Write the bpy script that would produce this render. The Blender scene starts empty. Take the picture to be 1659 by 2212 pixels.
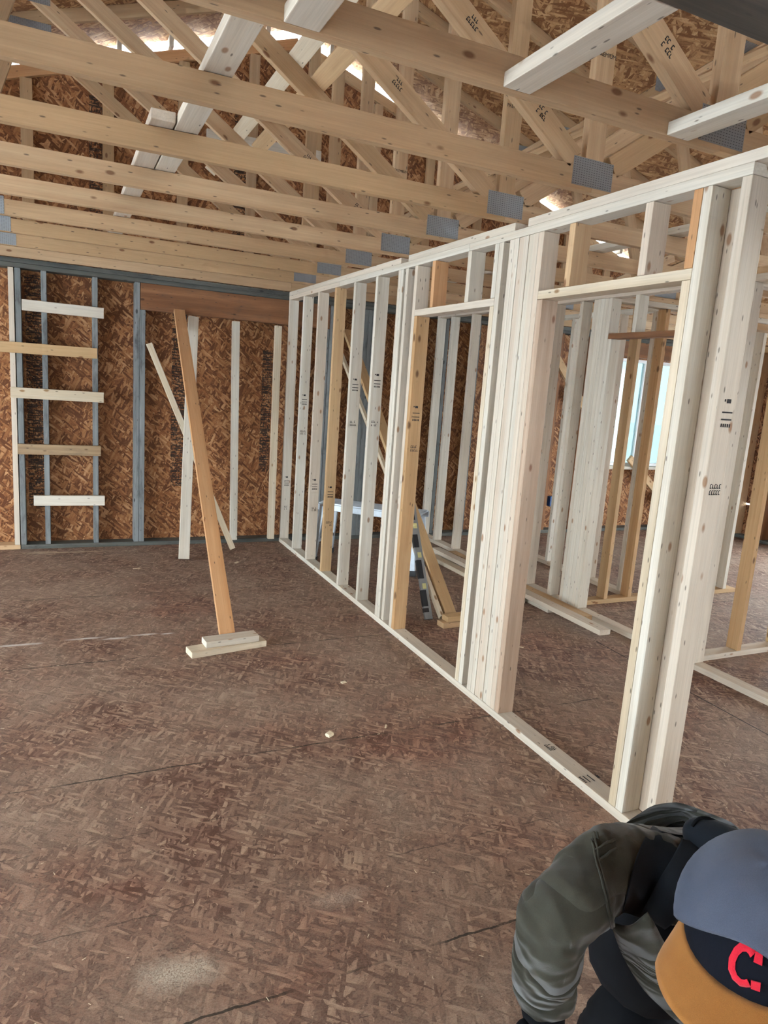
import bpy, bmesh, math, random
from mathutils import Vector, Matrix, Euler, Quaternion
random.seed(7)
S = bpy.context.scene
COL = S.collection
PI = math.pi

# ------------------------------------------------------------------ node helpers
def newmat(name):
    m = bpy.data.materials.new(name); m.use_nodes = True
    nt = m.node_tree; b = nt.nodes['Principled BSDF']
    return m, nt, b
class N:
    def __init__(s, nt): s.nt = nt
    def add(s, t, **k):
        n = s.nt.nodes.new(t)
        for a, v in k.items(): setattr(n, a, v)
        return n
    def link(s, a, b): s.nt.links.new(a, b)
    def val(s, sock, v):
        if isinstance(v, bpy.types.NodeSocket): s.link(v, sock)
        else: sock.default_value = v
    def math(s, op, a, b=0.0, clamp=False):
        n = s.add('ShaderNodeMath', operation=op); n.use_clamp = clamp
        s.val(n.inputs[0], a); s.val(n.inputs[1], b); return n.outputs[0]
    def vmul(s, v, sc, loc=(0, 0, 0), rot=(0, 0, 0)):
        n = s.add('ShaderNodeMapping'); n.inputs['Scale'].default_value = sc
        n.inputs['Location'].default_value = loc; n.inputs['Rotation'].default_value = rot
        s.link(v, n.inputs['Vector']); return n.outputs[0]
    def noise(s, v, scale=1.0, detail=4.0, rough=.55, dist=0.0):
        n = s.add('ShaderNodeTexNoise'); s.link(v, n.inputs['Vector'])
        n.inputs['Scale'].default_value = scale; n.inputs['Detail'].default_value = detail
        n.inputs['Roughness'].default_value = rough; n.inputs['Distortion'].default_value = dist
        return n.outputs[0]
    def voro(s, v, scale=1.0, feature='F1'):
        n = s.add('ShaderNodeTexVoronoi', feature=feature); s.link(v, n.inputs['Vector'])
        n.inputs['Scale'].default_value = scale; return n
    def ramp(s, f, stops):
        n = s.add('ShaderNodeValToRGB'); s.link(f, n.inputs[0]); e = n.color_ramp.elements
        while len(e) < len(stops): e.new(0.5)
        for i, (p, c) in enumerate(stops):
            e[i].position = p; e[i].color = (c[0], c[1], c[2], 1) if not isinstance(c, (int, float)) else (c, c, c, 1)
        return n.outputs[0]
    def mix(s, f, a, b, mode='MIX'):
        n = s.add('ShaderNodeMix', data_type='RGBA', blend_type=mode)
        s.val(n.inputs[0], f)
        for sock, v in ((n.inputs[6], a), (n.inputs[7], b)):
            if isinstance(v, tuple): sock.default_value = (v[0], v[1], v[2], 1)
            else: s.link(v, sock)
        return n.outputs[2]
    def bump(s, b, h, st=.2, d=.002):
        n = s.add('ShaderNodeBump'); n.inputs['Strength'].default_value = st; n.inputs['Distance'].default_value = d
        s.link(h, n.inputs['Height']); s.link(n.outputs[0], b.inputs['Normal'])
def coord(n, rnd=True):
    tc = n.add('ShaderNodeTexCoord').outputs['Object']
    if not rnd: return tc, None
    oi = n.add('ShaderNodeObjectInfo').outputs['Random']
    c = n.add('ShaderNodeCombineXYZ')
    n.link(n.math('MULTIPLY', oi, 37.0), c.inputs[0]); n.link(n.math('MULTIPLY', oi, 91.0), c.inputs[1]); n.link(n.math('MULTIPLY', oi, 53.0), c.inputs[2])
    a = n.add('ShaderNodeVectorMath', operation='ADD'); n.link(tc, a.inputs[0]); n.link(c.outputs[0], a.inputs[1])
    return a.outputs[0], oi
def lin(r, g, b):
    f = lambda c: (c/255/12.92) if c/255 <= .04045 else ((c/255+.055)/1.055)**2.4
    return (f(r), f(g), f(b))

def wood(name, light, dark, knot=(.08, .035, .015), alt=None, mould=0.0, kn=1.0, ring=.5):
    m, nt, b = newmat(name); n = N(nt); v, oi = coord(n)
    g1 = n.noise(n.vmul(v, (.55, 20, 20)), 1.0, 5, .55, .7)
    col = n.mix(n.ramp(g1, [(.32, 0.0), (.68, 1.0)]), light, dark)
    if alt: col = n.mix(n.math('MULTIPLY', n.math('POWER', oi, 1.6), .9), col, alt)
    rg = n.add('ShaderNodeTexWave', wave_type='BANDS', bands_direction='Y'); n.link(n.vmul(v, (.12, 9, 9)), rg.inputs['Vector'])
    rg.inputs['Scale'].default_value = 1.6; rg.inputs['Distortion'].default_value = 9; rg.inputs['Detail'].default_value = 2; rg.inputs['Detail Scale'].default_value = .7
    col = n.mix(n.math('MULTIPLY', n.ramp(rg.outputs[0], [(.55, 0.0), (.95, 1.0)]), .22*ring), col, tuple(c*.55 for c in dark))
    fine = n.noise(n.vmul(v, (5, 170, 170)), 1.0, 3, .6)
    col = n.mix(.30, col, n.ramp(fine, [(.25, .40), (.75, 1.0)]), 'MULTIPLY')
    big = n.noise(n.vmul(v, (1.1, 5, 5)), 1.0, 3, .5)
    col = n.mix(.35, col, n.ramp(big, [(.3, .55), (.7, 1.0)]), 'MULTIPLY')
    kvn = n.voro(n.vmul(v, (6, 13, 13)), 1.0); kv = kvn.outputs['Distance']; ks = n.add('ShaderNodeSeparateColor'); n.link(kvn.outputs['Color'], ks.inputs[0])
    k = n.math('MULTIPLY', n.ramp(kv, [(.09*kn, 1.0), (.15*kn+.005, 0.0)]), n.math('GREATER_THAN', ks.outputs[0], .45))
    col = n.mix(n.math('MULTIPLY', k, .8), col, knot)
    nv = n.voro(n.vmul(v, (9, 32, 32)), 1.0).outputs['Distance']
    col = n.mix(n.math('MULTIPLY', n.ramp(nv, [(.07, 1.0), (.12, 0.0)]), .7), col, (.05, .035, .03))
    if mould:
        mo = n.noise(n.vmul(v, (4, 14, 14)), 1.0, 5, .65, .4)
        col = n.mix(n.ramp(mo, [(.5, 0.0), (.72, mould)]), col, (.045, .045, .045))
    n.link(col, b.inputs['Base Color']); b.inputs['Roughness'].default_value = .75
    b.inputs['Specular IOR Level'].default_value = .25
    n.bump(b, fine, .25, .0015)
    return m
M = {}
M['pale'] = wood('pale_spruce', lin(224, 218, 204), lin(208, 196, 176), knot=lin(140, 100, 68), alt=lin(210, 190, 168))
M['tan'] = wood('tan_spruce', lin(214, 182, 144), lin(196, 160, 120), knot=lin(110, 66, 38), alt=lin(200, 165, 118))
M['weather'] = wood('weathered_brown', lin(176, 150, 118), lin(140, 114, 86), mould=.35)
M['rose'] = wood('rose_spruce', lin(198, 174, 152), lin(174, 146, 122), knot=lin(110, 70, 50))
M['amber'] = wood('amber_spruce', lin(205, 168, 124), lin(184, 142, 98), knot=lin(80, 50, 30), kn=1.3)
M['orange'] = wood('orange_fir', lin(212, 166, 122), lin(196, 144, 98), knot=lin(110, 60, 35), kn=.8)
M['truss'] = wood('truss_spruce', lin(208, 178, 142), lin(190, 156, 120), knot=lin(105, 66, 40), alt=lin(186, 152, 112))
M['grey'] = wood('grey_treated', lin(150, 153, 152), lin(116, 120, 120), knot=(.02, .02, .02), mould=.75, alt=lin(112, 116, 112))
M['greyplate'] = wood('mouldy_plate', lin(112, 110, 102), lin(74, 76, 72), knot=(.02, .02, .02), mould=.85)
M['header'] = wood('brown_header', lin(158, 112, 78), lin(120, 78, 50), knot=lin(60, 38, 26), mould=.35)
M['yellow'] = wood('waney_yellow', lin(226, 212, 188), lin(210, 190, 160), knot=lin(130, 90, 45))
M['darkbeam'] = wood('dark_beam', lin(104, 92, 76), lin(72, 64, 54), mould=.6)

def osb(name, cols, axes='XY', scale=1.0, dirt=0.0, strips=None, seams=False, contrast=1.0, reddish=None):
    m, nt, b = newmat(name); n = N(nt)
    v, _ = coord(n, False)
    rot = {'XY': (0, 0, 0), 'XZ': (PI/2, 0, 0), 'YZ': (PI/2, 0, PI/2)}[axes]
    if axes != 'XY':
        sx = n.add('ShaderNodeSeparateXYZ'); n.link(v, sx.inputs[0]); cx = n.add('ShaderNodeCombineXYZ'); a_, b_ = (0, 1) if axes == 'XZ' else (1, 0)
        n.link(sx.outputs[a_], cx.inputs[0]); n.link(sx.outputs[2], cx.inputs[1]); n.link(sx.outputs[b_], cx.inputs[2]); v = cx.outputs[0]
    w = n.add('ShaderNodeTexNoise'); n.link(v, w.inputs['Vector']); w.inputs['Scale'].default_value = 9*scale; w.inputs['Detail'].default_value = 3
    va = n.add('ShaderNodeVectorMath', operation='MULTIPLY_ADD'); n.link(w.outputs['Color'], va.inputs[0]); va.inputs[1].default_value = (.018/scale,)*3; n.link(v, va.inputs[2])
    v2 = va.outputs[0]
    layers = []
    for i, (ang, sx_, sy_) in enumerate([(0.15, 12, 60), (1.15, 14, 74), (-.55, 13, 66), (1.85, 20, 90), (-1.1, 12, 58), (.7, 16, 80)]):
        rotn = n.add('ShaderNodeVectorRotate', rotation_type='Z_AXIS'); n.link(v2, rotn.inputs['Vector']); rotn.inputs['Angle'].default_value = ang
        vv = n.vmul(rotn.outputs[0], (sx_*scale, sy_*scale, 5), loc=(i*7.3, i*3.1, i))
        vo = n.voro(vv, 1.0); sep = n.add('ShaderNodeSeparateColor'); n.link(vo.outputs['Color'], sep.inputs[0])
        sh = n.math('MULTIPLY', vo.outputs['Distance'], .35)
        layers.append((n.math('SUBTRACT', sep.outputs[0], sh), sep.outputs[1]))
    f = layers[0][0]
    for i in (1, 2, 3, 4, 5):
        f_ = n.add('ShaderNodeMix', data_type='FLOAT'); n.link(n.math('GREATER_THAN', layers[i][1], .66), f_.inputs[0])
        n.link(f, f_.inputs[2]); n.link(layers[i][0], f_.inputs[3]); f = f_.outputs[0]
    lo, mid, hi, top = cols
    col = n.ramp(f, [(0.0, lo), (.35, mid), (.62, hi), (.95, top)])
    fine = n.noise(n.vmul(v2, (60, 220, 20)), 1.0, 3, .6)
    col = n.mix(.5*contrast, col, n.ramp(fine, [(.3, .35), (.7, 1.0)]), 'MULTIPLY')
    if reddish:
        rn = n.noise(n.vmul(v, (.9, 1.4, 1)), 1.0, 4, .6, .5)
        col = n.mix(n.ramp(rn, [(.48, 0.0), (.66, .65)]), col, n.mix(.8, col, reddish, 'MULTIPLY'))
    hgt = f
    if dirt:
        dn = n.noise(n.vmul(v, (1.6, 1.9, 1)), 1.0, 6, .65, .3)
        speck = n.noise(n.vmul(v, (120, 160, 1)), 1.0, 2, .5)
        dm = n.math('MULTIPLY', n.ramp(dn, [(.36, 0.0), (.62, 1.0)]), n.ramp(speck, [(.35, .35), (.65, .85)]))
        col = n.mix(n.math('MULTIPLY', dm, dirt), col, lin(162, 143, 125))
        grit = n.noise(n.vmul(v, (260, 300, 1)), 1.0, 3, .65); cre = n.noise(n.vmul(v2, (30, 55, 1)), 1.0, 5, .7, .8)
        col = n.mix(.5, col, n.ramp(grit, [(.34, .45), (.5, 1.0), (.7, 1.25)]), 'MULTIPLY')
        col = n.mix(n.ramp(cre, [(.30, .75), (.40, 0.0)]), col, (.03, .02, .015))
    sep = n.add('ShaderNodeSeparateXYZ'); n.link(v, sep.inputs[0]); X, Y = sep.outputs[0], sep.outputs[1]
    wob = n.noise(n.vmul(v, (9, 9, 1)), 1.0, 4, .7)
    if seams:
        # panel joints 1.22 m apart across, plus the long joint along the corridor
        wy = n.math('ADD', Y, n.math('MULTIPLY', n.math('SUBTRACT', wob, .5), .03))
        breaks = n.noise(n.vmul(v, (5, 5, 1)), 1.0, 3, .6)
        def lines(step, wd, rmp):
            ph = n.math('FRACT', n.math('DIVIDE', n.math('ADD', wy, 5.15+step*30.5), step))
            return n.math('MULTIPLY', n.math('LESS_THAN', n.math('ABSOLUTE', n.math('SUBTRACT', ph, .5)), wd/step), n.ramp(breaks, rmp))
        sm = n.math('MAXIMUM', lines(1.2192, .0042, [(.40, 0.0), (.56, .85)]), lines(.4064, .0028, [(.45, 0.0), (.62, .5)]))
        col = n.mix(sm, col, (.02, .018, .012))
        dx = n.math('ABSOLUTE', n.math('SUBTRACT', n.math('SUBTRACT', X, n.math('MULTIPLY', n.math('ADD', Y, 4.0), .03)), 1.325))
        sm2 = n.math('MULTIPLY', n.math('LESS_THAN', dx, .004), n.math('LESS_THAN', Y, -3.2))
        col = n.mix(n.math('MULTIPLY', sm2, .95), col, (.006, .006, .006))
        def blob(cx, cy, rx, ry, c, strength, lo_=.25, hi_=.95, grain=True):
            nonlocal col
            ax = n.math('POWER', n.math('DIVIDE', n.math('SUBTRACT', X, cx), rx), 2.0); ay = n.math('POWER', n.math('DIVIDE', n.math('SUBTRACT', Y, cy), ry), 2.0)
            r = n.math('SQRT', n.math('ADD', ax, ay)); r = n.math('ADD', r, n.math('MULTIPLY', n.math('SUBTRACT', wob, .5), 1.3))
            mk = n.ramp(r, [(lo_, 1.0), (hi_, 0.0)])
            if grain: mk = n.math('MULTIPLY', mk, n.ramp(n.noise(n.vmul(v, (210, 210, 1)), 1.0, 2, .6), [(.38, .15), (.6, 1.0)]))
            col = n.mix(n.math('MULTIPLY', mk, strength), col, c)
        blob(-1.72, -4.985, .15, .085, lin(205, 196, 178), .8)
        blob(-1.20, -4.87, .13, .06, lin(205, 190, 172), .45)
        for cx, cy, rx, ry in [(-2.26, -2.345, .16, .022), (-1.88, -2.33, .13, .018), (-1.72, -2.37, .11, .022), (-1.55, -2.345, .12, .017), (-1.41, -2.36, .05, .017)]:
            blob(cx, cy, rx, ry, lin(215, 212, 205), .75, .3, 1.1, False)
        for cx, cy, rx, ry in [(-2.0, -.16, .5, .03), (-2.2, -.12, .2, .02)]:
            blob(cx, cy, rx, ry, lin(200, 180, 150), .6, .3, 1.1, False)
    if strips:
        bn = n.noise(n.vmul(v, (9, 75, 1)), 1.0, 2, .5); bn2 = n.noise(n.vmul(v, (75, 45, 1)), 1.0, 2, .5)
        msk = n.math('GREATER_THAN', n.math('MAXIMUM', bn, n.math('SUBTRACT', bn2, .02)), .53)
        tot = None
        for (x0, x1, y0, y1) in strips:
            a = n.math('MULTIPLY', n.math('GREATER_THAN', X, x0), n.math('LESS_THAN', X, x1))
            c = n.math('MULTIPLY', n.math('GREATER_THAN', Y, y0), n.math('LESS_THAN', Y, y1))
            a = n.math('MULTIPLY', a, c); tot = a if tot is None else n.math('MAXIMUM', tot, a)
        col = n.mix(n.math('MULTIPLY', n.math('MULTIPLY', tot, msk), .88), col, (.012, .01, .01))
    n.link(col, b.inputs['Base Color']); b.inputs['Roughness'].default_value = .72
    b.inputs['Specular IOR Level'].default_value = .3
    n.bump(b, hgt, .35, .003)
    return m
FLc = (lin(104, 75, 62), lin(140, 109, 93), lin(158, 128, 109), lin(198, 171, 146))
M['floor'] = osb('osb_floor', FLc, 'XY', 1.0, dirt=.8, seams=True, reddish=(.86, .52, .46))
WLc = (lin(106, 62, 34), lin(150, 98, 58), lin(172, 120, 78), lin(206, 158, 114))
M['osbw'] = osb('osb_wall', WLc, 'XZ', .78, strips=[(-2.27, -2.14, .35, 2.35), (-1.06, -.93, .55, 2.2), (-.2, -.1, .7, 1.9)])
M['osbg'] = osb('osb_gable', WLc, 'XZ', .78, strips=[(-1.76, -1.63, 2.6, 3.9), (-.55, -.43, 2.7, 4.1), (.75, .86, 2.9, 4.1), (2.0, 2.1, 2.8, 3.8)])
M['osbr'] = osb('osb_roof', (lin(140, 96, 60), lin(182, 136, 92), lin(204, 160, 112), lin(228, 190, 146)), 'XY', .6, strips=[(.5, .62, -3.6, -2.2), (1.6, 1.72, -5.2, -4.0)])
M['osby'] = osb('osb_side', (lin(80, 46, 28), lin(130, 84, 54), lin(160, 112, 78), lin(200, 156, 118)), 'YZ', .8)

def plain(name, col, rough=.6, metal=0.0, noise=0.0, nscale=40, bump=0.0, spec=.4):
    m, nt, b = newmat(name); n = N(nt); v, oi = coord(n)
    g = n.noise(v, nscale, 4, .6)
    c = n.mix(noise, col, n.mix(1.0, col, n.ramp(g, [(.3, .3), (.7, 1.0)]), 'MULTIPLY'))
    n.link(c, b.inputs['Base Color']); b.inputs['Roughness'].default_value = rough; b.inputs['Metallic'].default_value = metal
    b.inputs['Specular IOR Level'].default_value = spec
    if bump: n.bump(b, g, bump, .002)
    return m
M['ink'] = plain('printed_ink', (.02, .018, .018), .8)
M['alu'] = plain('brushed_aluminium', (.46, .50, .54), .4, .7, .2)
M['blackpl'] = plain('black_plastic', (.012, .012, .014), .5)
M['levelgrey'] = plain('level_grey', (.30, .32, .33), .35, .5, .2)
M['yelvial'] = plain('level_vial', (.55, .52, .25), .2)
M['bluebox'] = plain('blue_outlet', (.02, .07, .22), .45)
M['white'] = plain('white_paint', (.8, .8, .8), .5)
M['snow'] = plain('snow', (.85, .87, .9), .8)
M['scrap'] = plain('offcut', lin(225, 210, 180), .8, 0, .3)
M['sheath'] = plain('dark_membrane', (.06, .06, .065), .7, 0, .4, 8)
def plate_mat():
    m, nt, b = newmat('galvanised_plate'); n = N(nt); v, oi = coord(n, False)
    br = n.add('ShaderNodeTexBrick'); n.link(n.vmul(v, (1, 1, 1), rot=(PI/2, 0, 0)), br.inputs['Vector'])
    br.inputs['Scale'].default_value = 1; br.inputs['Brick Width'].default_value = .0125; br.inputs['Row Height'].default_value = .0085
    br.inputs['Mortar Size'].default_value = .0035; br.offset = 0.0
    br.inputs['Color1'].default_value = (.03, .03, .03, 1); br.inputs['Color2'].default_value = (.08, .08, .08, 1); br.inputs['Mortar'].default_value = (.26, .27, .28, 1)
    n.link(br.outputs[0], b.inputs['Base Color']); b.inputs['Metallic'].default_value = .55; b.inputs['Roughness'].default_value = .45
    return m
M['plate'] = plate_mat()
def cloth(name, c1, c2, wear=None, ws=6, tex=900, bumpst=.3, folds=False, sheen=.2):
    m, nt, b = newmat(name); n = N(nt); v, oi = coord(n, False)
    g = n.noise(v, ws, 5, .6, .3); col = n.mix(n.ramp(g, [(.35, 0.0), (.68, 1.0)]), c1, c2)
    t = n.noise(v, tex, 2, .5); col = n.mix(.35, col, n.ramp(t, [(.3, .45), (.7, 1.0)]), 'MULTIPLY')
    if wear:
        s = n.noise(n.vmul(v, (30, 8, 8)), 1.0, 5, .6, .6); col = n.mix(n.ramp(s, [(.66, 0.0), (.72, .6)]), col, wear)
    n.link(col, b.inputs['Base Color']); b.inputs['Roughness'].default_value = .9; b.inputs['Specular IOR Level'].default_value = .15
    try: b.inputs['Sheen Weight'].default_value = sheen
    except Exception: pass
    if folds:
        f_ = n.noise(n.vmul(v, (4.5, 4.5, 8)), 1.0, 2, .45, .9); f2 = n.math('ABSOLUTE', n.math('SUBTRACT', f_, .5))
        bp = n.add('ShaderNodeBump'); bp.inputs['Strength'].default_value = .9; bp.inputs['Distance'].default_value = .16; n.link(f2, bp.inputs['Height'])
        b2 = n.add('ShaderNodeBump'); b2.inputs['Strength'].default_value = bumpst; b2.inputs['Distance'].default_value = .0015; n.link(t, b2.inputs['Height']); n.link(bp.outputs[0], b2.inputs['Normal']); n.link(b2.outputs[0], b.inputs['Normal'])
    else: n.bump(b, t, bumpst, .0015)
    return m
M['jacket'] = cloth('olive_canvas', lin(48, 47, 40), lin(68, 67, 57), wear=lin(104, 106, 104), folds=True)
M['collar'] = cloth('navy_corduroy', lin(18, 23, 30), lin(28, 33, 39), sheen=.05)
M['blackc'] = cloth('black_cloth', lin(6, 7, 10), lin(13, 15, 20), sheen=0)
M['beanie'] = cloth('grey_fleece', lin(102, 111, 132), lin(122, 130, 150), tex=1400, bumpst=.5)
M['cap'] = cloth('navy_cap', lin(8, 11, 20), lin(15, 18, 28), sheen=0)
M['brim'] = cloth('tan_wool_brim', lin(150, 98, 44), lin(168, 114, 56), tex=1200)
M['red'] = cloth('red_felt', lin(190, 24, 44), lin(214, 34, 56))
M['skin'] = plain('skin', lin(205, 150, 125), .5, 0, .1)
def glassm():
    m, nt, b = newmat('window_glass'); n = N(nt)
    tr = n.add('ShaderNodeBsdfTransparent'); tr.inputs[0].default_value = (.27, .315, .315, 1); gl = n.add('ShaderNodeBsdfGlossy'); gl.inputs['Roughness'].default_value = .05
    mx = n.add('ShaderNodeMixShader'); mx.inputs[0].default_value = .06; n.link(tr.outputs[0], mx.inputs[1]); n.link(gl.outputs[0], mx.inputs[2])
    n.link(mx.outputs[0], nt.nodes['Material Output'].inputs['Surface']); return m
M['glass'] = glassm()

# ------------------------------------------------------------------ mesh helpers
WM = {}     # world matrices by object name
def link(o, mat4, parent=None):
    COL.objects.link(o)
    if parent is not None:
        o.parent = parent; o.matrix_parent_inverse = Matrix.Identity(4)
        o.matrix_basis = WM[parent.name].inverted() @ mat4
    else: o.matrix_basis = mat4
    WM[o.name] = mat4
    return o
def tag(o, label=None, cat=None, group=None, kind=None):
    if label: o['label'] = label
    if cat: o['category'] = cat
    if group: o['group'] = group
    if kind: o['kind'] = kind
    return o
def empty(name, loc, label=None, cat=None, group=None, kind=None, rz=0):
    o = bpy.data.objects.new(name, None); o.empty_display_size = .1
    link(o, Matrix.Translation(loc) @ Matrix.Rotation(rz, 4, 'Z'))
    return tag(o, label, cat, group, kind)
def bm_obj(name, bm, mat, mat4=Matrix.Identity(4), parent=None, smooth=False):
    me = bpy.data.meshes.new(name); bmesh.ops.recalc_face_normals(bm, faces=bm.faces[:]); bm.to_mesh(me); bm.free()
    for mm in (mat if isinstance(mat, list) else [mat]): me.materials.append(mm)
    if smooth:
        for p in me.polygons: p.use_smooth = True
    return link(bpy.data.objects.new(name, me), mat4, parent)
def add_box(bm, c, s, M4=None, bev=0.0):
    r = bmesh.ops.create_cube(bm, size=1.0, matrix=(M4 or Matrix.Identity(4)) @ Matrix.Translation(c) @ Matrix.Diagonal((s[0], s[1], s[2], 1)))
    if bev:
        ed = list({e for v in r['verts'] for e in v.link_edges})
        bmesh.ops.bevel(bm, geom=ed, offset=bev, segments=2, affect='EDGES', profile=.6)
    return r
def frame(p0, p1, wide):
    p0, p1 = Vector(p0), Vector(p1); x = (p1-p0).normalized(); z = Vector(wide); z = (z - x*z.dot(x)).normalized(); y = z.cross(x)
    m = Matrix((x, y, z)).transposed().to_4x4(); m.translation = (p0+p1)/2
    return m, (p1-p0).length
def board(name, p0, p1, mat, parent=None, wide=(0, 0, 1), w=.089, t=.038, bev=.0028):
    """lumber from p0 to p1 along its centre line; w measured along 'wide', t across it"""
    m, L = frame(p0, p1, wide); bm = bmesh.new(); add_box(bm, (0, 0, 0), (L, t, w), bev=min(bev, t*.2))
    return bm_obj(name, bm, M[mat] if isinstance(mat, str) else mat, m, parent)
def boxo(name, lo, hi, mat, parent=None, bev=0.0, rz=0):
    c = [(a+b)/2 for a, b in zip(lo, hi)]; s = [abs(b-a) for a, b in zip(lo, hi)]
    bm = bmesh.new(); add_box(bm, (0, 0, 0), s, bev=bev)
    return bm_obj(name, bm, M[mat], Matrix.Translation(c) @ Matrix.Rotation(rz, 4, 'Z'), parent)
def slab(name, boxes, mat, parent=None):
    bm = bmesh.new()
    for lo, hi in boxes:
        c = [(a+b)/2 for a, b in zip(lo, hi)]; add_box(bm, c, [abs(b-a) for a, b in zip(lo, hi)])
    return bm_obj(name, bm, M[mat], Matrix.Identity(4), parent)
def text_bm(txt, size):
    cu = bpy.data.curves.new('t', 'FONT'); cu.body = txt; cu.size = size; cu.align_x = 'CENTER'; cu.align_y = 'CENTER'; cu.extrude = .0002
    o = bpy.data.objects.new('t', cu); COL.objects.link(o); dg = bpy.context.evaluated_depsgraph_get(); me = bpy.data.meshes.new_from_object(o.evaluated_get(dg))
    bm = bmesh.new(); bm.from_mesh(me); bpy.data.objects.remove(o); bpy.data.curves.remove(cu); bpy.data.meshes.remove(me); return bm
def stamp(parent, world, xdir, ydir, kind):
    """small mill stamp printed on a board face: world = centre on the face, xdir/ydir in the face"""
    x = Vector(xdir).normalized(); y = Vector(ydir).normalized(); z = x.cross(y)
    m = Matrix((x, y, z)).transposed().to_4x4(); m.translation = Vector(world) + z*.0006
    if kind == 'premium': bm = text_bm('PREMIUM', .022)
    elif kind == 'bars':
        bm = bmesh.new()
        for yy in (-.012, 0.012): add_box(bm, (0, yy, 0), (.05, .005, .0004))
        for i in range(5): add_box(bm, (-.02+.01*i, -.032, 0), (.006, .012, .0004))
        add_box(bm, (.0, .05, 0), (.02, .014, .0004)); add_box(bm, (-.018, .052, 0), (.007, .008, .0004))
    else:
        bm = bmesh.new(); rr = random.Random(kind)
        for r_ in range(2):
            for i in range(5):
                if rr.random() < .8:
                    add_box(bm, (-.022+.011*i, r_*.022-.01, 0), (.008, .004, .0004)); 
                    add_box(bm, (-.024+.011*i, r_*.022-.004, 0), (.003, .012, .0004))
                    if rr.random() < .6: add_box(bm, (-.02+.011*i, r_*.022+.003, 0), (.007, .003, .0004))
    return bm_obj('printed_stamp', bm, M['ink'], m, parent)

H = 2.457; ZP = H-.076
# ------------------------------------------------------------------ the floor, ground
fl = slab('floor', [((-6.3, -11, -.02), (6.3, .15, 0))], 'floor'); tag(fl, 'dirty reddish brown strand board subfloor with dark panel joints', 'floor', kind='structure')
gr = slab('ground', [((-60, -60, -.75), (60, 60, -.65))], 'snow'); tag(gr, 'snow covered ground outside the building', 'ground', kind='structure')

# ------------------------------------------------------------------ back wall
wb = slab('wall_back', [((-6.3, .14, 0), (4.08, .152, H)), ((4.08, .14, 0), (5.36, .152, .84)), ((4.08, .14, 2.18), (5.36, .152, H)), ((5.36, .14, 0), (6.3, .152, H))], 'osbw')
tag(wb, 'brown strand board back wall sheathing between the studs', 'wall', kind='structure')
def wbs(name, x0, x1, z0, z1, mat, y0=0.0, y1=.139, st=None):
    horiz = (x1-x0) > (z1-z0)
    if horiz: o = board(name, (x0, (y0+y1)/2, (z0+z1)/2), (x1, (y0+y1)/2, (z0+z1)/2), mat, wb, (0, 0, 1), z1-z0, y1-y0)
    else: o = board(name, ((x0+x1)/2, (y0+y1)/2, z0), ((x0+x1)/2, (y0+y1)/2, z1), mat, wb, (0, 1, 0), y1-y0, x1-x0)
    return o
wbs('bottom_plate', -2.335, 4.6, 0.001, .039, 'greyplate', -.001); wbs('bottom_plate', 4.6, 6.28, 0.001, .039, 'greyplate', -.001)
wbs('bottom_plate', -6.2, -2.34, 0.001, .039, 'tan', -.001)
wbs('top_plate', -6.2, 6.2, ZP, ZP+.037, 'greyplate', -.001); wbs('top_plate', -6.2, 6.2, ZP+.0385, H-.001, 'greyplate', -.001)
wbs('stud', -2.384, -2.343, .04, ZP-.001, 'pale')
for x in (-2.79, -3.2, -3.6, -4.0, -4.41, -4.82, -5.22, -5.63, -6.04): wbs('stud', x, x+.038, .04, ZP-.001, 'pale')
for x0 in (-2.335, -2.142, -1.745, -1.40): wbs('stud', x0, x0+.042, .04, ZP-.001, 'grey')
wbs('jack_stud', -1.356, -1.31, .04, 2.149, 'grey')
wbs('jack_stud', .385, .425, .04, 2.149, 'grey'); wbs('stud', .43, .47, .04, ZP-.001, 'grey')
wbs('stud', .80, .84, .04, ZP-.001, 'grey'); wbs('stud', .842, .882, .04, ZP-.001, 'grey'); wbs('stud', .884, .924, .04, ZP-.001, 'grey')
for x0 in (1.34, 1.75, 2.15, 2.56, 2.97, 3.30, 3.70, 4.04, 5.37, 5.75, 6.1): wbs('stud', x0, x0+.038, .04, ZP-.001, 'grey' if x0 < 3.2 else 'header')
wbs('header', -1.353, .427, 2.15, 2.379, 'header', -.003, .06)
board('window_sill', (4.08, .07, .82), (5.37, .07, .82), 'pale', wb, (0, 1, 0), .139, .038)
board('window_header', (4.08, .07, 2.29), (5.37, .07, 2.29), 'header', wb, (0, 0, 1), .18, .139)
# window: frame, panes and their paper stickers
wf = bmesh.new()
for lo, hi in [((4.085, .06, .842), (4.125, .13, 2.178)), ((5.325, .06, .842), (5.365, .13, 2.178)), ((4.125, .06, .842), (5.325, .13, .88)), ((4.125, .06, 2.14), (5.325, .13, 2.178)), ((4.70, .07, .88), (4.74, .12, 2.14))]:
    add_box(wf, [(a+b)/2 for a, b in zip(lo, hi)], [abs(b-a) for a, b in zip(lo, hi)])
wo = bm_obj('window_1', wf, M['white']); tag(wo, 'white framed window in the back wall seen through the right hand studs', 'window', kind='structure')
slab('window_pane', [((4.125, .094, .88), (4.70, .098, 2.14)), ((4.74, .094, .88), (5.325, .098, 2.14))], 'glass', wo)
# outlet box
ob = slab('outlet_box', [((3.395, .0, .33), (3.50, .06, .45))], 'bluebox'); tag(ob, 'blue plastic outlet box low on the back wall stud near the window', 'outlet box')

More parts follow.
